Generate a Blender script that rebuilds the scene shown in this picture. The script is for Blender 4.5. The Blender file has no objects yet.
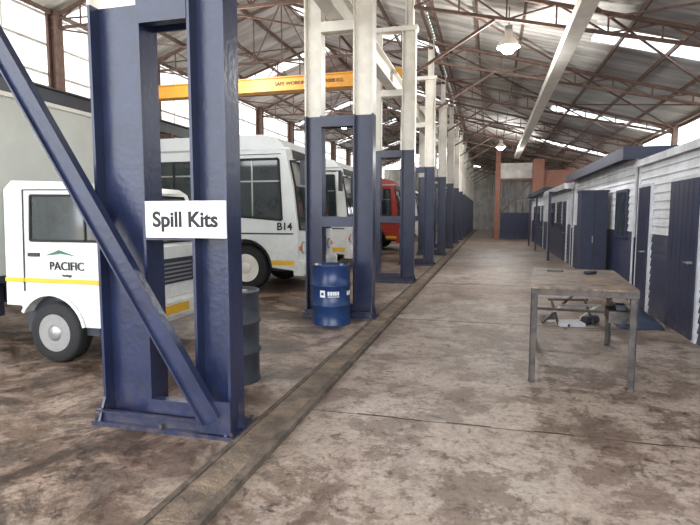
import bpy, bmesh, math, random
from mathutils import Vector, Matrix
random.seed(4)
S=bpy.context.scene
COL=S.collection
try:
    S.view_settings.view_transform='Standard'
except Exception: pass

# ---------------- materials ----------------
def lin(c):
    return tuple(((x/255)/12.92 if x/255<=0.04045 else (((x/255)+0.055)/1.055)**2.4) for x in c)+(1,)
def mat(name,c,rough=0.5,metal=0,var=0.12,scale=6,bump=0.0,bscale=30,c2=None,spec=0.5,emit=0,stretch=None,dirt=None):
    m=bpy.data.materials.new(name); m.use_nodes=True
    nt=m.node_tree; n=nt.nodes; l=nt.links; b=n['Principled BSDF']
    A=lin(c); B=lin(c2) if c2 else tuple(x*(1-var) for x in A[:3])+(1,)
    tc=n.new('ShaderNodeTexCoord'); no=n.new('ShaderNodeTexNoise')
    no.inputs['Scale'].default_value=scale; no.inputs['Detail'].default_value=6
    no.inputs['Roughness'].default_value=0.65
    if stretch:
        mp=n.new('ShaderNodeMapping'); mp.inputs['Scale'].default_value=stretch
        l.new(tc.outputs['Object'],mp.inputs['Vector']); l.new(mp.outputs['Vector'],no.inputs['Vector'])
    else: l.new(tc.outputs['Object'],no.inputs['Vector'])
    r=n.new('ShaderNodeValToRGB'); r.color_ramp.elements[0].position=0.38; r.color_ramp.elements[1].position=0.62
    r.color_ramp.elements[0].color=B; r.color_ramp.elements[1].color=A
    l.new(no.outputs['Fac'],r.inputs['Fac']); out=r.outputs['Color']
    if dirt:
        dc,top,amt=dirt
        sp=n.new('ShaderNodeSeparateXYZ'); l.new(tc.outputs['Object'],sp.inputs[0])
        mr=n.new('ShaderNodeMapRange'); mr.inputs['From Min'].default_value=top; mr.inputs['From Max'].default_value=0; l.new(sp.outputs['Z'],mr.inputs['Value'])
        dn=n.new('ShaderNodeTexNoise'); dn.inputs['Scale'].default_value=9; dn.inputs['Detail'].default_value=8; dn.inputs['Roughness'].default_value=.75; l.new(tc.outputs['Object'],dn.inputs['Vector'])
        dr=n.new('ShaderNodeMapRange'); dr.inputs['From Min'].default_value=.42; dr.inputs['From Max'].default_value=.6; l.new(dn.outputs['Fac'],dr.inputs['Value'])
        mu=n.new('ShaderNodeMath'); mu.operation='MULTIPLY'; l.new(mr.outputs[0],mu.inputs[0]); l.new(dr.outputs[0],mu.inputs[1])
        m2=n.new('ShaderNodeMath'); m2.operation='MULTIPLY'; l.new(mu.outputs[0],m2.inputs[0]); m2.inputs[1].default_value=amt
        mx=n.new('ShaderNodeMix'); mx.data_type='RGBA'; l.new(m2.outputs[0],mx.inputs[0]); l.new(out,mx.inputs[6]); mx.inputs[7].default_value=lin(dc); out=mx.outputs[2]
    l.new(out,b.inputs['Base Color'])
    b.inputs['Roughness'].default_value=rough; b.inputs['Metallic'].default_value=metal
    b.inputs['Specular IOR Level'].default_value=spec
    if emit:
        b.inputs['Emission Color'].default_value=A; b.inputs['Emission Strength'].default_value=emit
    if bump:
        n2=n.new('ShaderNodeTexNoise'); n2.inputs['Scale'].default_value=bscale; n2.inputs['Detail'].default_value=4
        l.new(tc.outputs['Object'],n2.inputs['Vector'])
        bp=n.new('ShaderNodeBump'); bp.inputs['Strength'].default_value=bump; bp.inputs['Distance'].default_value=0.02
        l.new(n2.outputs['Fac'],bp.inputs['Height']); l.new(bp.outputs['Normal'],b.inputs['Normal'])
    return m
M={}
M['navy']=mat('navy_paint',(35,43,73),0.3,var=0.3,scale=4,bump=0.15,bscale=22,dirt=((90,80,76),.35,.5))
M['navy2']=mat('navy_boards',(36,43,72),0.5,var=0.25,dirt=((110,100,94),.4,.5))
M['wsteel']=mat('white_steel_paint',(234,229,218),0.45,var=0.15,scale=3)
M['white']=mat('white_vehicle_paint',(222,224,222),0.3,var=0.08,scale=2,dirt=((150,138,124),1.3,.5))
M['cream']=mat('box_body_panel',(206,208,200),0.55,var=0.1,scale=1.5)
M['wboard']=mat('white_boards',(224,228,236),0.5,c2=(200,202,206),scale=2,dirt=((170,165,160),2.2,.5))
M['brown']=mat('truss_primer',(112,88,78),0.7,var=0.35,scale=5)
M['sheet']=mat('roof_sheet',(202,200,196),0.6,c2=(152,147,140),scale=1.3,stretch=(.3,3,.3))
M['wsheet']=mat('wall_sheet',(205,203,198),0.6,c2=(170,164,156),scale=1.2)
M['black']=mat('rubber',(34,34,36),0.8,bump=0.3)
M['dark']=mat('dark_grey',(48,52,62),0.5)
M['glass']=mat('vehicle_glass',(48,58,62),0.06,var=0.4,scale=1.5,spec=0.9)
M['chrome']=mat('grey_metal',(165,165,165),0.35,0.6)
M['yellow']=mat('crane_yellow',(214,150,52),0.5,var=0.1)
M['stripe']=mat('yellow_stripe',(228,178,50),0.5,var=0.05)
M['bluedrum']=mat('blue_drum_paint',(32,58,104),0.3,var=0.25)
M['rust']=mat('rusty_steel',(78,70,66),0.55,c2=(44,41,41),scale=9,bump=0.4)
M['ttop']=mat('worn_table_top',(132,108,86),0.55,c2=(62,54,48),scale=6,bump=0.5)
M['drain']=mat('drain_cover',(136,118,100),0.8,c2=(88,76,66),scale=3,bump=0.8)
M['kerb']=mat('concrete_kerb',(104,91,80),0.85,c2=(66,58,52),scale=6,bump=0.8)
M['groove']=mat('dark_groove',(74,64,58),0.9)
M['red']=mat('red_paint',(178,52,38),0.4)
M['orange']=mat('orange_lens',(230,110,30),0.3)
M['lens']=mat('lamp_lens',(225,228,230),0.1)
M['sign']=mat('sign_board',(228,230,236),0.4,var=0.03)
M['ink']=mat('black_ink',(22,22,24),0.6)
M['lglow']=mat('lamp_glow',(255,252,246),0.5,emit=30)
M['tarp']=mat('blue_tarp',(56,68,92),0.6,bump=0.5,bscale=8)
M['earth']=mat('outside_ground',(190,176,160),0.9,scale=0.5)
M['green']=mat('green_logo',(60,110,90),0.5)

def translucent():
    m=bpy.data.materials.new('translucent_rooflight'); m.use_nodes=True
    n=m.node_tree.nodes; l=m.node_tree.links; o=n['Material Output']; n.remove(n['Principled BSDF'])
    t=n.new('ShaderNodeBsdfTranslucent'); d=n.new('ShaderNodeBsdfDiffuse'); mx=n.new('ShaderNodeMixShader'); mx.inputs[0].default_value=.3
    no=n.new('ShaderNodeTexNoise'); no.inputs['Scale'].default_value=2; r=n.new('ShaderNodeValToRGB')
    r.color_ramp.elements[0].color=lin((180,182,178)); r.color_ramp.elements[1].color=lin((232,234,234))
    l.new(no.outputs['Fac'],r.inputs['Fac']); l.new(r.outputs['Color'],t.inputs['Color']); l.new(r.outputs['Color'],d.inputs['Color'])
    l.new(t.outputs[0],mx.inputs[1]); l.new(d.outputs[0],mx.inputs[2]); l.new(mx.outputs[0],o.inputs['Surface'])
    return m
M['translucent']=translucent()
def brick():
    m=bpy.data.materials.new('brick_wall'); m.use_nodes=True
    n=m.node_tree.nodes; l=m.node_tree.links; b=n['Principled BSDF']
    tc=n.new('ShaderNodeTexCoord'); mp=n.new('ShaderNodeMapping'); mp.inputs['Rotation'].default_value=(math.pi/2,0,0)
    br=n.new('ShaderNodeTexBrick'); br.inputs['Scale'].default_value=4
    br.inputs['Color1'].default_value=lin((152,96,76)); br.inputs['Color2'].default_value=lin((124,78,64)); br.inputs['Mortar'].default_value=lin((155,140,128))
    br.inputs['Mortar Size'].default_value=0.015
    l.new(tc.outputs['Object'],mp.inputs['Vector']); l.new(mp.outputs['Vector'],br.inputs['Vector']); l.new(br.outputs['Color'],b.inputs['Base Color'])
    b.inputs['Roughness'].default_value=0.85
    return m
M['brick']=brick()

def floormat():
    m=bpy.data.materials.new('worn_concrete_floor'); m.use_nodes=True
    n=m.node_tree.nodes; l=m.node_tree.links; b=n['Principled BSDF']
    tc=n.new('ShaderNodeTexCoord')
    def noise(s,d=8,r=0.65,dist=0):
        x=n.new('ShaderNodeTexNoise'); x.inputs['Scale'].default_value=s; x.inputs['Detail'].default_value=d
        x.inputs['Roughness'].default_value=r; x.inputs['Distortion'].default_value=dist
        l.new(tc.outputs['Object'],x.inputs['Vector']); return x
    def ramp(src,stops):
        r=n.new('ShaderNodeValToRGB'); e=r.color_ramp.elements
        while len(e)<len(stops): e.new(0.5)
        for i,(p,c) in enumerate(stops): e[i].position=p; e[i].color=c
        l.new(src,r.inputs['Fac']); return r
    def mix(bt,fac,a,c):
        x=n.new('ShaderNodeMix'); x.data_type='RGBA'; x.blend_type=bt
        for s,v in ((0,fac),(6,a),(7,c)):
            if isinstance(v,(int,float,tuple)): x.inputs[s].default_value=v
            else: l.new(v,x.inputs[s])
        return x.outputs[2]
    big=noise(0.5,6,0.6,0.4); mid=noise(1.9,12,0.78,0.3); fine=noise(24,8,0.85); spot=noise(7,10,0.8,0.5); oil=noise(0.8,5,0.6,0.8)
    base=ramp(big.outputs['Fac'],[(0.32,lin((144,124,110))),(0.5,lin((168,152,140))),(0.68,lin((184,174,166)))]).outputs['Color']
    pm=ramp(mid.outputs['Fac'],[(0.46,(0,0,0,1)),(0.50,(.75,.75,.75,1)),(0.57,(1,1,1,1))]).outputs['Color']
    dark=mix('MULTIPLY',1.0,base,(0.50,0.44,0.40,1))
    c=mix('MIX',pm,dark,base)
    sm=ramp(spot.outputs['Fac'],[(0.39,(.28,.25,.23,1)),(0.455,(.95,.95,.95,1)),(0.58,(1,1,1,1)),(0.63,(1.28,1.3,1.33,1))]).outputs['Color']
    c=mix('MULTIPLY',0.9,c,sm)
    f=ramp(fine.outputs['Fac'],[(0.38,(0.42,0.40,0.38,1)),(0.5,(1,1,1,1)),(0.66,(1.2,1.2,1.2,1))]).outputs['Color']
    c=mix('MULTIPLY',0.8,c,f)
    om=ramp(oil.outputs['Fac'],[(0.36,(.55,.5,.46,1)),(0.44,(1,1,1,1))]).outputs['Color']
    c=mix('MULTIPLY',0.8,c,om)
    sx=n.new('ShaderNodeSeparateXYZ'); l.new(tc.outputs['Object'],sx.inputs[0])
    mr=n.new('ShaderNodeMapRange'); mr.inputs['From Min'].default_value=-1.0; mr.inputs['From Max'].default_value=-2.4
    l.new(sx.outputs['X'],mr.inputs['Value'])
    st=noise(1.2,10,0.75,0.8); s2=ramp(st.outputs['Fac'],[(0.44,(0.36,0.31,0.28,1)),(0.53,(0.95,0.88,0.82,1))]).outputs['Color']
    c=mix('MULTIPLY',mr.outputs[0],c,s2)
    l.new(c,b.inputs['Base Color'])
    rr=ramp(mid.outputs['Fac'],[(0.4,(0.33,)*3+(1,)),(0.6,(0.58,)*3+(1,))])
    l.new(rr.outputs['Color'],b.inputs['Roughness'])
    ad=n.new('ShaderNodeMath'); ad.operation='ADD'; l.new(mid.outputs['Fac'],ad.inputs[0]); l.new(spot.outputs['Fac'],ad.inputs[1])
    bp=n.new('ShaderNodeBump'); bp.inputs['Strength'].default_value=0.5; bp.inputs['Distance'].default_value=0.03
    l.new(ad.outputs[0],bp.inputs['Height']); l.new(bp.outputs['Normal'],b.inputs['Normal'])
    return m
M['floor']=floormat()

# ---------------- mesh builder ----------------
class MB:
    def __init__(s): s.v=[]; s.f=[]; s.m=[]; s.sm=[]; s.names=[]
    def mi(s,k):
        if k not in s.names: s.names.append(k)
        return s.names.index(k)
    def add(s,vs,fs,k,smooth=False):
        o=len(s.v); s.v+= [tuple(v) for v in vs]; i=s.mi(k)
        for f in fs: s.f.append([a+o for a in f]); s.m.append(i); s.sm.append(smooth)
    def box(s,x0,x1,y0,y1,z0,z1,k):
        s.add([(x0,y0,z0),(x1,y0,z0),(x1,y1,z0),(x0,y1,z0),(x0,y0,z1),(x1,y0,z1),(x1,y1,z1),(x0,y1,z1)],
              [(0,3,2,1),(4,5,6,7),(0,1,5,4),(1,2,6,5),(2,3,7,6),(3,0,4,7)],k)
    def beam(s,p,q,w,h,k,up=(0,0,1)):
        p=Vector(p);q=Vector(q);d=(q-p).normalized();u=Vector(up)
        if abs(d.dot(u))>0.98: u=Vector((0,1,0))
        a=d.cross(u).normalized();b=a.cross(d).normalized()
        vs=[]
        for c in (p,q):
            for sa,sb in ((-1,-1),(1,-1),(1,1),(-1,1)): vs.append(c+a*(sa*w/2)+b*(sb*h/2))
        s.add(vs,[(0,1,2,3),(7,6,5,4),(0,4,5,1),(1,5,6,2),(2,6,7,3),(3,7,4,0)],k)
    def _plate(s,p,q,a,b,w,t,k):
        vs=[]
        for c in (p,q):
            for sa,sb in ((-1,-1),(1,-1),(1,1),(-1,1)): vs.append(c+a*(sa*w/2)+b*(sb*t/2))
        s.add(vs,[(0,1,2,3),(7,6,5,4),(0,4,5,1),(1,5,6,2),(2,6,7,3),(3,7,4,0)],k)
    def lathe(s,c,axis,prof,k,seg=28,smooth=True):
        c=Vector(c);ax=Vector(axis).normalized();u=ax.orthogonal().normalized();w=ax.cross(u)
        vs=[];fs=[]
        for r,t in prof:
            for i in range(seg):
                an=2*math.pi*i/seg; vs.append(c+ax*t+u*(r*math.cos(an))+w*(r*math.sin(an)))
        for j in range(len(prof)-1):
            for i in range(seg):
                a=j*seg+i;b=j*seg+(i+1)%seg; fs.append((a,b,b+seg,a+seg))
        s.add(vs,fs,k,smooth)
        for e in (0,len(prof)-1):
            if prof[e][0]>1e-4: s.add(vs[e*seg:(e+1)*seg],[tuple(range(seg))],k)
    def cyl(s,p,q,r,k,seg=16):
        p=Vector(p);q=Vector(q); s.lathe(p,q-p,[(r,0),(r,(q-p).length)],k,seg)
    def poly(s,pts,k): s.add(pts,[tuple(range(len(pts)))],k)
    def extr(s,pts,y0,y1,k,bev=0,filt=None,seg=3):
        bm=bmesh.new(); n=len(pts)
        A=[bm.verts.new((x,y0,z)) for x,z in pts];B=[bm.verts.new((x,y1,z)) for x,z in pts]
        bm.faces.new(A);bm.faces.new(B[::-1])
        for i in range(n): bm.faces.new((A[i],B[i],B[(i+1)%n],A[(i+1)%n]))
        if bev:
            es=[e for e in bm.edges if (filt is None or all(filt(v.co) for v in e.verts)) and (len(e.link_faces)==2 and e.calc_face_angle(0)>0.5)]
            bmesh.ops.bevel(bm,geom=es,offset=bev,segments=seg,profile=0.5,affect='EDGES')
        bmesh.ops.recalc_face_normals(bm,faces=bm.faces)
        bm.verts.index_update()
        s.add([v.co.copy() for v in bm.verts],[[v.index for v in f.verts] for f in bm.faces],k); bm.free()
    def text(s,t,size,mtx,k,bold=0.0,ext=0.003):
        cu=bpy.data.curves.new('t','FONT'); cu.body=t; cu.size=size; cu.extrude=ext; cu.offset=bold; cu.align_x='CENTER';cu.align_y='CENTER'
        ob=bpy.data.objects.new('t',cu); COL.objects.link(ob); bpy.context.view_layer.update()
        dg=bpy.context.evaluated_depsgraph_get(); me=bpy.data.meshes.new_from_object(ob.evaluated_get(dg))
        s.add([mtx@v.co for v in me.vertices],[list(p.vertices) for p in me.polygons],k)
        bpy.data.objects.remove(ob); bpy.data.meshes.remove(me); bpy.data.curves.remove(cu)
    def mesh(s,name):
        me=bpy.data.meshes.new(name); me.from_pydata(s.v,[],s.f)
        for k in s.names: me.materials.append(M[k])
        me.polygons.foreach_set('material_index',s.m); me.polygons.foreach_set('use_smooth',s.sm); me.update()
        return me
    def obj(s,name,loc=(0,0,0),rz=0):
        return place(s.mesh(name),name,loc,rz)
def place(me,name,loc=(0,0,0),rz=0):
    o=bpy.data.objects.new(name,me); o.location=loc; o.rotation_euler=(0,0,rz); COL.objects.link(o); return o
def T(x,y,z): return Matrix.Translation((x,y,z))@Matrix.Rotation(math.pi/2,4,'X')

def corr(name,k,A,B,r0,r1,mode,amp=0.03,pitch=0.26,off=0):
    n=int(round((r1-r0)/(pitch/4))); vs=[];fs=[]
    dx=B[0]-A[0];dz=B[1]-A[1];L=math.hypot(dx,dz);nx,nz=-dz/L,dx/L
    for i in range(n+1):
        t=r0+(r1-r0)*i/n; o=off+amp*math.sin(2*math.pi*i/4)
        for P in (A,B):
            a=P[0]+nx*o; z=P[1]+nz*o
            vs.append((a,t,z) if mode=='y' else (t,a,z))
        if i<n: fs.append((2*i,2*i+1,2*i+3,2*i+2))
    b=MB(); b.add(vs,fs,k,True); return b.obj(name)

YK=[3.4+4.45*i for i in range(-1,13)]
YEND=60.0; XL=-12.0; XR=6.5; ZE=7.2; XC=-1.8

# ---------------- shell ----------------
b=MB(); b.add([(XL-.3,-6,0),(XR+.2,-6,0),(XR+.2,YEND,0),(XL-.3,YEND,0)],[(0,1,2,3)],'floor'); b.obj('floor')
b=MB(); b.add([(-90,-60,-.03),(90,-60,-.03),(90,160,-.03),(-90,160,-.03)],[(0,1,2,3)],'earth'); b.obj('ground')
b=MB()
b.box(-1.68,-1.44,-4,YEND-1,0.0,0.010,'drain'); b.box(-1.44,-1.38,-4,YEND-1,0.0,0.045,'kerb'); b.box(-1.72,-1.68,-4,YEND-1,0,0.02,'kerb'); b.box(-1.47,-1.44,-4,YEND-1,0,0.014,'groove')
b.obj('floor_drain_channel')
b=MB()
for y in [3.95,7.9,12.3,16.8,21.2,25.7,30.1]:
    x=-1.38
    while x<2.5:
        x2=min(x+random.uniform(.15,.35),2.5); w=random.uniform(.003,.012); dy=random.uniform(-.012,.012)
        b.box(x,x2,y+dy-w,y+dy+w,0,0.002,'groove'); x=x2
b.obj('floor_joints')
YR=-1.5
def lerp(A,B,t): return (A[0]+(B[0]-A[0])*t,A[1]+(B[1]-A[1])*t)
def banded(base,A,B,lights,off):
    c=YR
    for a,e in lights:
        corr(base+'_slope','sheet',A,B,c,a,'y',off=off); corr(base+'_rooflight','translucent',A,B,a,e,'y',off=off); c=e
    corr(base+'_slope','sheet',A,B,c,YEND,'y',off=off)
R8=[(3.9+8.9*i,4.9+8.9*i) for i in range(6)]
R9=[(8.6+8.9*i,9.6+8.9*i) for i in range(5)]
PL=(XL,ZE); PR=(-6.9,8.9); PC=(XC,7.15); PE=(XR,4.85)
banded('ceiling_outer',PL,PR,R8,0)
banded('ceiling_inner',PR,PC,R9,0)
corr('ceiling_upper_slope','sheet',PC,lerp(PC,PE,.5),YR,YEND,'y')
banded('ceiling_lower',lerp(PC,PE,.49),PE,[(4.9,5.9),(13.6,14.6),(22.6,23.6),(31.4,32.4)],-.015)
corr('wall_left','wsheet',(XL,0),(XL,4.7),-4,YEND,'y')
corr('wall_right','wsheet',(XR,0),(XR,3.9),-2,YEND,'y')
corr('wall_far','wsheet',(YEND,0),(YEND,6.9),XL,XR,'x')
b=MB(); b.box(.30,.62,36,36.4,0,6.3,'brick'); b.obj('wall_end_pier')
b=MB(); b.box(2.6,3.3,35.7,36.4,0,5.2,'brick'); b.box(3.3,XR,36,36.3,0,4.5,'brick'); b.obj('wall_end_right')
b=MB(); b.box(.62,2.6,36.1,36.25,4.0,5.0,'wsheet'); b.box(.62,2.6,36.0,36.3,3.85,4.0,'brown'); b.obj('wall_end_header')
b=MB()
b.box(0.66,2.56,36.05,36.12,0.02,1.75,'navy2')
for i in range(5): b.beam((0.70+i*.45,36.08,1.75),(0.70+i*.45,36.08,3.8),.05,.05,'navy')
b.beam((0.68,36.03,1.75),(2.54,36.03,3.75),.06,.12,'brown'); b.beam((0.66,36.03,2.7),(2.56,36.03,2.7),.05,.08,'navy')
b.obj('door_1')
b=MB()
for y in YK:
    b.box(XL+.05,XL+.13,y-.12,y+.12,0,ZE,'brown'); b.box(XL+.13,XL+.32,y-.01,y+.01,0,ZE,'brown'); b.box(XL+.32,XL+.4,y-.12,y+.12,0,ZE,'brown')
for z in (4.75,5.5,6.3,7.1): b.box(XL,XL+.05,-1.5,YEND,z-.03,z+.03,'wsheet')
yy=-1
while yy<YEND: b.box(XL,XL+.03,yy-.015,yy+.015,4.7,ZE,'wsheet'); yy+=1.48
b.obj('window_frames_left')
corr('window_left_glazing','translucent',(XL-.05,4.7),(XL-.05,ZE),-1.5,YEND,'y')
b=MB()
for z in (3.0,3.9,4.75): b.box(XR-.1,XR-.03,-1.5,YEND,z-.05,z+.05,'brown')
for y in YK: b.box(XR-.3,XR-.12,y-.09,y+.09,0,4.75,'brown')
b.obj('wall_right_posts')

# trusses
def truss(mb,y,top,bot,n):
    (x0,x1),ft=top; fb=bot
    P=[x0+(x1-x0)*i/n for i in range(n+1)]
    for i in range(n):
        a,c=P[i],P[i+1]
        mb.beam((a,y,ft(a)),(c,y,ft(c)),.08,.08,'brown'); mb.beam((a,y,fb(a)),(c,y,fb(c)),.07,.07,'brown')
        mb.beam((a,y,fb(a)),(a,y,ft(a)),.035,.035,'brown')
        if i%2==0: mb.beam((a,y,fb(a)),(c,y,ft(c)),.035,.035,'brown')
        else: mb.beam((a,y,ft(a)),(c,y,fb(c)),.035,.035,'brown')
def fl(x): 
    return (ZE+(x-XL)/(5.1)*(8.9-ZE) if x<-6.9 else 8.9+(x+6.9)/5.1*(7.15-8.9))-.22
def fr(x): return 7.15+(x-XC)/(XR-XC)*(4.85-7.15)-.22
b=MB(); truss(b,0,((XL+.1,XC),fl),lambda x:6.75,10); tl=b.mesh('roof_truss_left')
b=MB(); truss(b,0,((XC,XR-.1),fr),lambda x:fr(x)-.6+.05*(x-XC),8)
b.beam((XC+.1,0,4.9),(XC+1.8,0,fr(XC+1.8)-.55),.06,.06,'brown')
tr=b.mesh('roof_truss_right')
for y in YK:
    place(tl,'roof_truss_wide',(0,y,0)); place(tr,'roof_truss_lean_to',(0,y,0))
b=MB()
for i in range(9):
    x=XL+.2+i*(XC-XL-.3)/8; b.box(x-.03,x+.03,YR,YEND,fl(x)+.05,fl(x)+.17,'brown')
for i in range(8):
    x=XC+.25+i*(XR-XC-.5)/7; b.box(x-.025,x+.025,YR,YEND,fr(x)+.07,fr(x)+.17,'brown')
for i in range(0,12):
    y0,y1=YK[i],YK[i+1]
    for xa,xb in ((XC,2.3),(2.3,XR-.2)):
        b.beam((xa,y0,fr(xa)-.05),(xb,y1,fr(xb)-.05),.04,.04,'brown')
        if i%2==0: b.beam((xb,y0,fr(xb)-.08),(xa,y1,fr(xa)-.08),.04,.04,'brown')
    for xa,xb in ((-11.8,-6.9),(-6.9,XC)):
        b.beam((xa,y0,fl(xa)-.05),(xb,y1,fl(xb)-.05),.04,.04,'brown'); b.beam((xa,y0,6.75),(xb,y1,6.75),.04,.04,'brown')
b.obj('roof_purlins_and_bracing')

# ---------------- column frames ----------------
def column(brace):
    b=MB()
    La,Lb,Ra,Rb=(-2.86,-2.43,-2.05,-1.77) if brace else (-2.80,-2.53,-2.03,-1.72)
    def hp(x0,x1,y0,y1,z0,z1,k,t=.022):
        b.box(x0,x0+t,y0,y1,z0,z1,k); b.box(x1-t,x1,y0,y1,z0,z1,k); b.box(x0+t,x1-t,-t/2,t/2,z0,z1,k)
    for x0,x1 in ((La,Lb),(Ra,Rb)):
        hp(x0,x1,-.105,.105,.03,3.12,'navy'); hp(x0,x1,-.105,.105,3.12,5.8,'wsteel')
    hp(-1.96,-1.78,-.1,.1,5.9,7.05,'wsteel')
    def tie(z0,z1,k,back=True):
        xa,xb=Lb,Ra
        b.box(xa,xb,-.11,-.09,z0,z1,k); b.box(xa,xb,-.09,-.03,z1-.015,z1,k); b.box(xa,xb,-.09,-.03,z0,z0+.015,k)
        if back: b.box(xa,xb,.085,.105,z0,z1,k)
    tie(2.95,3.11,'navy'); tie(1.42,1.58,'navy'); tie(4.35,4.5,'wsteel'); tie(.10,.22,'navy',False)
    b.box(-2.92,-1.68,-.12,.12,5.8,5.9,'wsteel')
    b.box(La-.05,Rb+.06,-.19,.19,0,.03,'navy')
    b.box(La-.02,Rb+.02,-.14,-.125,.03,.12,'navy'); b.box(La-.02,Rb+.02,-.18,-.125,.108,.12,'navy')
    for x in (La+.01,Rb-.011):
        b.add([(x-.01,-.105,.03),(x+.01,-.105,.03),(x-.01,-.18,.03),(x+.01,-.18,.03),(x-.01,-.105,.2),(x+.01,-.105,.2)],
              [(0,2,4),(1,5,3),(2,3,5,4),(0,4,5,1),(0,1,3,2)],'navy')
    for x in (La-.02,(La+Rb)/2,Rb+.03):
        for y in (-.165,.165): b.cyl((x,y,.03),(x,y,.06),.015,'rust',6)
    b.add([(Rb,-.01,.03),(Rb+.06,-.01,.03),(Rb,-.01,.24),(Rb,.01,.03),(Rb+.06,.01,.03),(Rb,.01,.24)],[(0,1,2),(3,5,4),(0,3,4,1),(1,4,5,2),(0,2,5,3)],'navy')
    if brace:
        p=Vector((-1.88,-.185,.14)); q=Vector((-4.44,-.185,4.22))
        d=(q-p).normalized(); n=Vector((0,1,0)); a=d.cross(n).normalized()
        b._plate(p,q,a,n,.14,.014,'navy'); b._plate(p+a*.07,q+a*.07,n,a,.07,.014,'navy'); b._plate(p-a*.07,q-a*.07,n,a,.07,.014,'navy')
        b.box(-2.02,-1.74,-.178,-.164,.04,.28,'navy')
        b.box(-4.6,-4.3,-.18,-.16,4.0,4.5,'navy')
        b.beam((-4.45,-.1,4.2),(La,-.1,4.2),.1,.12,'wsteel')
    return b.mesh('column_frame')
cb=column(True); cc=column(False)
for i,y in enumerate(YK):
    place(cb if i==1 else cc,'steel_column_frame',(0,y,0))
def runway(x,k):
    b=MB()
    b.box(x-.11,x+.11,YR,YEND-.5,4.51,4.54,k); b.box(x-.01,x+.01,YR,YEND-.5,4.54,4.90,k); b.box(x-.11,x+.11,YR,YEND-.5,4.90,4.93,k); b.box(x-.03,x+.03,YR,YEND-.5,4.93,4.97,'rust')
    return b
runway(-2.28,'wsteel').obj('crane_runway_beam')
b=runway(-11.3,'dark')
for y in YK: b.box(-11.6,-11.1,y-.1,y+.1,4.3,4.51,'brown')
b.obj('crane_runway_beam')
b=MB()
b.box(-11.25,-2.2,13.88,14.12,5.08,5.40,'yellow'); b.box(-11.25,-2.2,13.82,14.18,5.05,5.08,'yellow'); b.box(-11.25,-2.2,13.82,14.18,5.40,5.43,'yellow')
for x in (-11.3,-2.28):
    b.box(x-.1,x+.1,13.2,14.8,5.02,5.24,'yellow')
    for y in (13.35,14.65): b.cyl((x-.05,y,5.09),(x+.05,y,5.09),.115,'dark')
b.box(-10.9,-10.2,13.5,13.82,4.75,5.04,'yellow'); b.box(-10.75,-10.35,13.45,13.82,4.55,4.75,'dark')
b.cyl((-10.55,13.65,3.6),(-10.55,13.65,4.6),.012,'dark',8); b.box(-10.62,-10.48,13.6,13.7,3.35,3.6,'yellow')
b.text('SAFE WORKING LOAD 5000 KG',.14,T(-4.9,13.87,5.24),'ink',.0)
b.obj('overhead_crane')

b=MB(); b.box(1.42,1.72,2,35.5,5.22,5.26,'wsteel'); b.box(1.42,1.45,2,35.5,5.26,5.44,'wsteel'); b.box(1.69,1.72,2,35.5,5.26,5.44,'wsteel')
for y in YK[1:8]: b.beam((1.57,y,5.25),(1.57,y,5.75),.03,.03,'brown')
b.obj('cable_trunking')

b=MB()
b.lathe((0,0,0),(0,0,1),[(.26,0),(.22,.1),(.13,.2),(.09,.24),(.09,.38),(.0,.39)],'wsteel')
b.lathe((0,0,.02),(0,0,1),[(.24,0),(.0,.01)],'lglow'); b.lathe((0,0,-.16),(0,0,1),[(0,0),(.10,.03),(.16,.1),(.18,.17)],'lglow')
b.cyl((0,0,.36),(0,0,.9),.012,'dark',8); b.box(-.08,.08,-.06,.06,.36,.48,'chrome')
lm=b.mesh('high_bay_lamp')
for (x,y,z) in ((.32,12.9,5.45),(.5,30.5,5.35),(-7,12.0,5.95),(-7,25,5.95)):  # last two, over the left bay, are added for extra interior light
    place(lm,'high_bay_lamp',(x,y,z))
    ld=bpy.data.lights.new('lamp_bulb','POINT'); ld.energy=450; ld.shadow_soft_size=.15; ld.color=(1,.98,.95)
    lo=bpy.data.objects.new('lamp_bulb',ld); lo.location=(x,y,z-.35); COL.objects.link(lo)

# ---------------- sign ----------------
b=MB(); b.box(-2.40,-1.76,3.255,3.27,1.44,1.70,'sign')
for x in (-2.37,-1.79):
    for z in (1.46,1.68): b.cyl((x,3.25,z),(x,3.256,z),.005,'chrome',8)
for x in (-2.03,-1.81): b.box(x,x+.03,3.27,3.293,1.5,1.6,'dark')
b.text('Spill Kits',.150,T(-2.08,3.255,1.565),'ink',.0045)
b.obj('spill_kits_sign')

# ---------------- drums ----------------
def drum(k,label):
    b=MB(); r=.288
    prof=[(r-.02,0),(r,.0),(r,.015),(r-.01,.03),(r-.01,.27),(r+.008,.285),(r+.008,.30),(r-.01,.315),(r-.01,.56),(r+.008,.575),(r+.008,.59),(r-.01,.605),(r-.01,.85),(r,.865),(r,.88),(r-.02,.88),(r-.02,.86),(0,.86)]
    b.lathe((0,0,0),(0,0,1),prof,k,40); b.cyl((.15,0,.86),(.15,0,.885),.035,'chrome'); b.cyl((-.17,0,.86),(-.17,0,.88),.022,'chrome')
    if label:
        rr=r-.006
        def patch(a0,a1,z0,z1,mk,o=0):
            n=8;vs=[];fs=[]
            for i in range(n+1):
                a=a0+(a1-a0)*i/n
                for z in(z0,z1): vs.append(((rr+o)*math.cos(a),(rr+o)*math.sin(a),z))
                if i<n: fs.append((2*i,2*i+2,2*i+3,2*i+1))
            b.add(vs,fs,mk)
        c=-math.pi/2
        patch(c-.62,c-.34,.42,.52,'sign'); patch(c-.55,c-.41,.45,.49,k,.002)
        a=c-.2
        for wd in (.1,.07,.1,.08,.1,.07,.1): patch(a,a+wd*.75,.45,.505,'sign'); a+=wd
        patch(c-.2,c+.4,.425,.435,'sign'); patch(c+.9,c+1.4,.44,.5,'sign')
    return b
drum('bluedrum',True).obj('oil_drum',(-2.25,7.33,0),.3)
drum('dark',False).obj('waste_drum',(-2.42,4.52,0))

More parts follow.
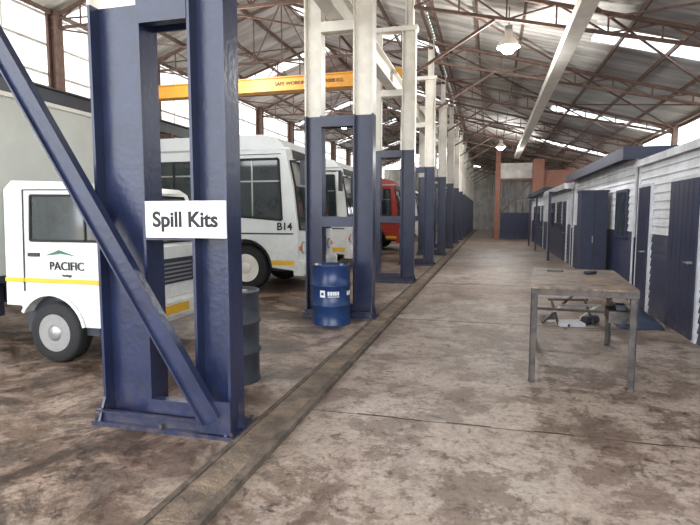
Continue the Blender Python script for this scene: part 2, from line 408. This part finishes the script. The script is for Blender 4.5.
# ---------------- table ----------------
b=MB(); W,L,H=.92,1.85,.93
b.box(-W/2,W/2,-L/2,L/2,H-.02,H,'ttop')
for y in (-L/2+.01,L/2-.04): b.box(-W/2,W/2,y,y+.03,H-.08,H-.021,'rust')
for x in (-W/2+.0,W/2-.03): b.box(x,x+.03,-L/2+.04,L/2-.04,H-.08,H-.021,'rust')
for sx in (-1,1):
    for sy in (-1,1):
        x=sx*(W/2-.035); y=sy*(L/2-.05)
        b.box(x-.03,x+.03,y+sy*.018,y+sy*.03,0,H-.021,'rust'); b.box(x+sx*.018,x+sx*.03,y-.03,y+.03,0,H-.021,'rust')
        b.box(x-.035,x+.035,y-.035,y+.035,0,.01,'rust')
        b.beam((x,y,H-.3),(x,y-sy*.25,H-.06),.02,.025,'rust')
b.box(W/2-.05,W/2-.02,-L/2+.05,L/2-.05,.56,.59,'rust'); b.box(-W/2+.02,-W/2+.05,-L/2+.05,L/2-.05,.40,.43,'rust')
b.box(-W/2+.05,W/2-.05,L/2-.06,L/2-.03,.40,.43,'rust')
b.box(W/2-.22,W/2-.02,-.74,-.40,.59,.70,'rust'); b.box(W/2-.15,W/2-.07,-.66,-.5,.70,.75,'dark')
b.cyl((.1,.3,H+.02),(.22,.45,H+.02),.02,'dark',10); b.box(-.3,-.12,.5,.56,H,H+.02,'rust')
b.obj('steel_work_table',(.93,6.05,0),-.09)

b=MB()
for x in (0,.5):
    b.beam((x,0,.02),(x+.05,.5,.3),.03,.03,'rust'); b.beam((x,.5,.02),(x+.05,0,.3),.03,.03,'wsteel')
b.beam((0,0,.3),(.6,0,.3),.03,.03,'chrome'); b.beam((0,.5,.3),(.6,.5,.3),.03,.03,'rust'); b.beam((-.1,.2,.02),(.5,.3,.02),.04,.03,'wsteel')
b.beam((-.2,.1,.02),(.4,.6,.35),.03,.03,'rust'); b.beam((.1,-.1,.02),(.6,.4,.02),.05,.04,'rust')
b.box(0,.35,-.1,.15,.0,.05,'wboard'); b.cyl((.4,.1,.06),(.62,.2,.06),.06,'dark'); b.cyl((-.15,.35,.05),(.1,.45,.05),.05,'chrome')
b.obj('folded_trestle_frame',(1.0,8.0,0),.2)
bm=bmesh.new(); g=18
vs=[[bm.verts.new((i/g*.6,j/g*1.0,.05+.2*math.exp(-((i/g-.5)**2+(j/g-.5)**2)*9)+random.uniform(0,.025) if 0<i<g and 0<j<g else .005)) for j in range(g+1)] for i in range(g+1)]
for i in range(g):
    for j in range(g): bm.faces.new((vs[i][j],vs[i+1][j],vs[i+1][j+1],vs[i][j+1]))
me=bpy.data.meshes.new('blue_tarpaulin'); bm.to_mesh(me); bm.free(); me.materials.append(M['tarp'])
for p in me.polygons: p.use_smooth=True
place(me,'blue_tarpaulin',(1.8,8.0,0))

# ---------------- offices ----------------
XO=2.55
def office(y0,y1,h,fascia,doors,windows,name,roofk,oh=.25):
    b=MB(); z=0; step=.13
    while z<h-.01:
        z1=min(z+step,h); k='navy2' if z<1.2 else 'wboard'
        b.add([(XO-.022,y0,z),(XO-.022,y1,z),(XO,y1,z1),(XO,y0,z1),(XO,y0,z),(XO,y1,z)],[(0,1,2,3),(4,5,1,0)],k); z=z1
    b.box(XO+.01,XO+3.2,y0,y0+.06,0,h,'wboard'); b.box(XO+.01,XO+3.2,y1-.06,y1,0,h,'wboard'); b.box(XO+.01,XO+.05,y0,y1,0,h,'wboard')
    b.box(XO-.02,XO+3.2,y0-.012,y0,0,1.2,'navy2')
    b.box(XO-oh,XO+3.3,y0-.05,y1+.05,h,h+.05,roofk); b.box(XO-oh-.02,XO-oh,y0-.06,y1+.06,h-.06,h+fascia,roofk)
    b.box(XO-oh-.02,XO+3.3,y0-.07,y0-.05,h-.06,h+fascia,roofk)
    for yy in (y0,y1-.08): b.box(XO-.035,XO+.0,yy,yy+.08,0,h,'wboard' )
    for d0,d1 in doors:
        b.box(XO-.05,XO,d0-.06,d1+.06,0,2.12,'wboard'); b.box(XO-.07,XO-.05,d0,d1,.02,2.07,'navy2')
        for a in range(1,6): yy=d0+(d1-d0)*a/6; b.box(XO-.073,XO-.07,yy-.004,yy+.004,.04,2.05,'navy')
        b.cyl((XO-.07,d0+.1,1.0),(XO-.13,d0+.1,1.0),.02,'chrome',10); b.box(XO-.14,XO-.12,d0+.08,d0+.2,.99,1.01,'chrome')
    for w0,w1 in windows:
        b.box(XO-.05,XO,w0-.06,w1+.06,1.15,2.1,'navy2'); b.box(XO-.056,XO-.05,w0,w1,1.21,2.04,'glass')
        b.box(XO-.066,XO-.05,(w0+w1)/2-.02,(w0+w1)/2+.02,1.2,2.05,'navy2')
    return b.obj(name)
office(4.2,10.25,2.50,.05,[(7.35,8.4),(9.45,10.05)],[(5.0,6.2)],'site_office_cabin','wboard',.06)
office(10.45,17.6,2.66,.16,[(13.9,14.7)],[(11.0,11.8),(15.4,16.6)],'site_office_cabin','navy2')
office(18.0,24.5,2.5,.12,[(19.0,19.8)],[(20.6,21.6),(22.6,23.6)],'site_office_cabin','wboard')
office(25.0,34.5,2.7,.15,[(27,27.8)],[(29,30),(31.5,32.5)],'site_office_cabin','navy2')
b=MB(); b.box(1.93,2.46,12.35,12.9,.06,2.1,'navy2'); b.box(1.91,2.48,12.33,12.92,2.1,2.14,'navy2'); b.box(1.95,2.19,12.33,12.35,.1,2.06,'navy2'); b.box(2.20,2.44,12.33,12.35,.1,2.06,'navy2')
b.box(2.16,2.18,12.31,12.33,1.0,1.15,'chrome')
for x in (1.95,2.41):
    for y in (12.38,12.85): b.box(x,x+.04,y,y+.04,0,.06,'dark')
b.obj('steel_cabinet')
b=MB()
for y in (19.5,24.8,29): 
    b.box(1.98,2.06,y,y+.08,0,2.4,'navy'); b.box(1.98,2.25,y,y+.08,2.36,2.42,'navy')
b.obj('canopy_posts')

# ---------------- truck ----------------
def wheel(b,x,y0,y1,r,rim='wsteel',face=-1):
    yf=y0 if face<0 else y1
    w=y1-y0
    b.lathe((x,y0,r),(0,1,0),[(r*.62,0),(r*.93,0),(r,.04),(r,w-.04),(r*.93,w),(r*.62,w)],'black',36)
    s=1 if face<0 else -1
    b.lathe((x,yf,r),(0,s,0),[(r*.62,-.002),(r*.58,.01),(r*.52,.05),(r*.3,.06),(r*.28,.0),(r*.18,-.02),(0,-.025)],rim,30)
    for i in range(6):
        a=i*math.pi/3; c=Vector((x+r*.4*math.cos(a),yf+s*.05,r+r*.4*math.sin(a)))
        b.cyl(c,c-Vector((0,s*.02,0)),.028,'dark',8)
def arc(cx,cz,r,a0,a1,n=10): return [(cx+r*math.cos(a0+(a1-a0)*i/n),cz+r*math.sin(a0+(a1-a0)*i/n)) for i in range(n+1)]
b=MB()
Wd=1.8; wx=-.80; wr=.33
out=[(0,.42),(0.02,.6),(0.0,1.22),(-.26,1.87),(-.38,1.94),(-1.25,1.97),(-1.36,1.88),(-1.40,.62),(-1.2,.62)]+arc(wx,wr,.42,math.radians(150),math.radians(12),10)
b.extr(out,0,Wd,'white',.05,lambda c:c.z>.9)
b.extr([(-1.25,.3),(-1.25,.8),(-.3,.8),(-.3,.3)],.12,Wd-.12,'dark')
for y,s in ((-.006,-1),(Wd+.006,1)):
    gl=[(-.13,1.33),(-.34,1.80),(-1.0,1.81),(-1.03,1.33)]
    b.extr(gl,min(y,y-s*.02),max(y,y-s*.02),'glass')
    yy=y+s*.004
    for i in range(4):
        p=gl[i];q=gl[(i+1)%4]; b.beam((p[0],yy,p[1]),(q[0],yy,q[1]),.025,.014,'black',up=(0,1,0))
    b.beam((-.32,yy,1.33),(-.32,yy,1.78),.02,.014,'black',up=(0,1,0))
    for p,q in (((-.09,.85),(-.09,1.25)),((-.09,1.25),(-.32,1.86)),((-.32,1.86),(-1.1,1.87)),((-1.1,1.87),(-1.14,.78))):
        b.beam((p[0],yy,p[1]),(q[0],yy,q[1]),.012,.008,'dark',up=(0,1,0))
    b.box(-1.06,-.92,yy-.015,yy+.01,1.16,1.2,'dark')
    b.box(-1.39,-.02,yy-.004,yy+.003,.88,.925,'stripe')
    pts=arc(wx,wr,.43,math.radians(150),math.radians(12),14)
    for i in range(14): b.beam((pts[i][0],yy,pts[i][1]),(pts[i+1][0],yy,pts[i+1][1]),.035,.03,'white',up=(0,1,0))
b.text('PACIFIC',.125,T(-.57,-.012,1.06),'ink',.0005); b.text('haulage',.04,T(-.57,-.012,.965),'ink',.0005)
b.poly([(-.85,-.012,1.17),(-.66,-.012,1.235),(-.45,-.012,1.17),(-.64,-.012,1.195)],'green')
n=Vector((.65,0,.26)).normalized()*.012
def ws(t,y): return Vector((0,y,1.22))+Vector((-.26,0,.65))*t+n
b.add([ws(.08,.1),ws(.08,Wd-.1),ws(.93,Wd-.14),ws(.93,.14)],[(0,1,2,3)],'glass')
for p,q in ((ws(.08,.1),ws(.08,Wd-.1)),(ws(.93,.14),ws(.93,Wd-.14)),(ws(.08,.1),ws(.93,.14)),(ws(.08,Wd-.1),ws(.93,Wd-.14))): b.beam(p,q,.03,.02,'black')
b.beam(ws(.08,.5)+n,ws(.5,.95)+n,.015,.015,'black'); b.beam(ws(.08,1.1)+n,ws(.5,1.5)+n,.015,.015,'black')
b.box(.0,.035,.1,Wd-.1,.78,1.08,'dark')
for i in range(5): b.box(.03,.045,.42,Wd-.42,.81+i*.05,.83+i*.05,'chrome')
for y in (.14,Wd-.38): b.box(.02,.05,y,y+.24,.82,1.0,'lens')
for y in (.02,Wd-.1): b.box(-.02,.04,y,y+.08,.82,1.0,'orange')
b.extr([(-.1,.36),(.12,.36),(.14,.42),(.14,.58),(.1,.62),(-.1,.62)],-.02,Wd+.02,'white',.02)
b.box(.14,.145,.65,1.15,.44,.55,'stripe')
for y in (.2,Wd-.4): b.box(.14,.15,y,y+.2,.46,.54,'orange')
for y,s in ((0,-1),(Wd,1)):
    b.beam((-.1,y,1.25),(.05,y+s*.22,1.4),.02,.02,'dark'); b.beam((-.25,y,1.8),(.05,y+s*.22,1.75),.02,.02,'dark'); b.beam((.05,y+s*.22,1.35),(.05,y+s*.22,1.8),.02,.02,'dark')
    b.box(.02,.08,y+s*.22-.09,y+s*.22+.09,1.42,1.72,'dark')
wheel(b,wx,.02,.24,wr,'chrome',-1); wheel(b,wx,Wd-.24,Wd-.02,wr,'chrome',1)
wheel(b,-4.4,.0,.3,wr+.02,'wsteel',-1); wheel(b,-4.4,Wd-.3,Wd,wr+.02,'wsteel',1)
b.cyl((wx,.2,wr),(wx,Wd-.2,wr),.06,'dark'); b.cyl((-4.4,.2,wr),(-4.4,Wd-.2,wr),.08,'dark')
for y in (.45,Wd-.55): b.box(-6.2,-.2,y,y+.1,.55,.75,'dark')
b.box(-2.6,-1.9,.1,.4,.4,.75,'dark')
b.box(-6.3,-1.58,-.2,Wd+.3,.9,2.95,'cream'); b.box(-6.32,-1.55,-.23,Wd+.33,.84,.92,'dark'); b.box(-6.32,-1.55,-.23,Wd+.33,2.93,2.98,'wsteel')
for x in (-6.32,-1.61): 
    for y in (-.23,Wd+.27): b.box(x,x+.06,y,y+.06,.9,2.95,'wsteel')
x=-5.9
while x<-1.9: b.box(x,x+.04,-.215,-.2,.92,2.93,'cream'); x+=.5
b.box(-6.3,-1.58,-.216,-.2,.98,1.05,'stripe')
b.obj('box_truck',(-3.72,4.5,0))

# ---------------- bus ----------------
def bus(body='white',lab='B14',L=6.9):
    b=MB(); W=2.4; wx=-1.15; wr=.48; wx2=-L+1.6
    out=[(0.02,.45),(.06,.7),(.04,1.25),(-.06,2.2),(-.22,3.0),(-.4,3.18),(-.7,3.25),(-L+.3,3.25),(-L,3.1),(-L,.5)]+arc(wx2,wr,.6,math.pi-.05,.05,10)+arc(wx,wr,.6,math.pi-.05,.05,10)
    b.extr(out,0,W,body,.09,lambda c:c.z>.9)
    b.box(-L+.05,-.05,.35,W-.35,.4,1.1,'dark')
    for y,s in ((-.006,-1),(W+.006,1)):
        yy=y+s*.004
        b.box(-L+.35,-1.92,min(y,y-s*.02),max(y,y-s*.02),1.75,2.75,'black')
        x=-L+.42
        while x<-2.1:
            b.box(x,x+.86,min(yy,yy-s*.02),max(yy,yy-s*.02),1.8,2.7,'glass'); b.box(x,x+.86,min(yy+s*.004,yy),max(yy+s*.004,yy),2.42,2.45,'chrome'); x+=.93
        dw=[(-1.55,1.6),(-.30,1.5),(-.36,2.75),(-1.55,2.75)]
        b.extr(dw,min(yy,yy-s*.02),max(yy,yy-s*.02),'glass')
        for i in range(4):
            p=dw[i];q=dw[(i+1)%4]; b.beam((p[0],yy+s*.006,p[1]),(q[0],yy+s*.006,q[1]),.05,.014,'black',up=(0,1,0))
        b.beam((-.95,yy+s*.006,1.55),(-.95,yy+s*.006,2.75),.03,.014,'chrome',up=(0,1,0)); b.beam((-1.55,yy+s*.006,2.3),(-.33,yy+s*.006,2.3),.03,.014,'chrome',up=(0,1,0))
        for p,q in (((-1.72,.6),(-1.72,2.85)),((-1.72,2.85),(-.3,2.85))): b.beam((p[0],yy,p[1]),(q[0],yy,q[1]),.015,.008,'dark',up=(0,1,0))
        for a,c in ((-L+.02,wx2-.62),(wx2+.62,wx-.62),(wx+.62,-.02)):
            b.box(a,c,min(yy,y),max(yy,y),.56,.66,'stripe')
        b.box(-L+.05,-.05,min(yy,y),max(yy,y),1.2,1.23,'dark'); b.box(-L+.05,-.1,min(yy,y),max(yy,y),2.94,2.98,'chrome')
        b.box(-L+.05,-1.75,min(yy,y),max(yy,y),1.45,1.52,'green')
        for w in (wx,wx2):
            pts=arc(w,wr,.6,math.pi-.05,.05,14)
            for i in range(14): b.beam((pts[i][0],yy,pts[i][1]),(pts[i+1][0],yy,pts[i+1][1]),.04,.03,'black',up=(0,1,0))
    b.text(lab,.22,T(-.24,-.016,1.36),'ink',.004)
    for w in (wx,wx2):
        wheel(b,w,.03,.33,wr,'wsteel',-1); wheel(b,w,W-.33,W-.03,wr,'wsteel',1); b.cyl((w,.2,wr),(w,W-.2,wr),.08,'dark')
    def fp(z,y):
        x=.04+(z-1.25)/(.95)*(-.10) if z<2.2 else -.06-(z-2.2)/.8*.16
        return Vector((x+.015,y,z))
    for y0,y1 in ((.12,W/2-.04),(W/2+.04,W-.12)):
        b.add([fp(1.3,y0),fp(1.3,y1),fp(2.2,y1),fp(2.2,y0),fp(2.72,y1),fp(2.72,y0)],[(0,1,2,3),(3,2,4,5)],'glass')
        for p,q in ((fp(1.3,y0),fp(1.3,y1)),(fp(2.72,y0),fp(2.72,y1)),(fp(1.3,y0),fp(2.2,y0)),(fp(2.2,y0),fp(2.72,y0)),(fp(1.3,y1),fp(2.2,y1)),(fp(2.2,y1),fp(2.72,y1))): b.beam(p,q,.04,.025,'black')
        b.beam(fp(1.32,(y0+y1)/2)+Vector((.02,0,0)),fp(2.1,y0+.25)+Vector((.02,0,0)),.02,.02,'black')
    b.add([fp(2.78,.35),fp(2.78,W-.35),fp(2.97,W-.35),fp(2.97,.35)],[(0,1,2,3)],'ink')
    b.box(.05,.075,.55,W-.55,.75,1.1,'dark')
    for i in range(5): b.box(.07,.085,.58,W-.58,.79+i*.065,.81+i*.065,'chrome')
    for y in (.3,W-.3):
        b.cyl((.04,y,.92),(.085,y,.92),.11,'lens'); b.cyl((.04,y,.92),(.08,y,.92),.13,'chrome')
    for y in (.1,W-.1): b.cyl((.04,y,.92),(.08,y,.92),.05,'orange')
    b.extr([(-.05,.35),(.16,.35),(.18,.42),(.18,.6),(.14,.66),(-.05,.66)],-.01,W+.01,body,.02)
    b.box(.18,.185,.95,1.45,.42,.54,'stripe')
    for y,s in ((0,-1),(W,1)):
        b.beam((-.1,y,2.7),(.25,y+s*.15,2.7),.025,.025,'dark'); b.box(.2,.26,y+s*.15-.1,y+s*.15+.1,2.2,2.68,'dark')
    return b.mesh('bus')
bm1=bus(); bm2=bus('white','B07'); bm3=bus('red','R2')
place(bm1,'bus',(-3.85,10.05,0)); place(bm2,'bus',(-4.0,14.5,0)); place(bm2,'bus',(-4.6,18.9,0)); place(bm3,'bus',(-4.0,23.2,0)); place(bm1,'bus',(-4.3,32,0)); place(bm2,'bus',(-4.3,41,0))

# ---------------- camera & light ----------------
cd=bpy.data.cameras.new('camera'); cd.sensor_width=36; cd.lens=520/700*36; cd.clip_end=500
co=bpy.data.objects.new('camera',cd); co.location=(0,0,1.6); co.rotation_euler=(math.radians(90-5.2),0,math.radians(15)); COL.objects.link(co); S.camera=co
w=bpy.data.worlds.new('world'); S.world=w; w.use_nodes=True
bg=w.node_tree.nodes['Background']; bg.inputs['Color'].default_value=(.93,.97,1,1); bg.inputs['Strength'].default_value=6.3
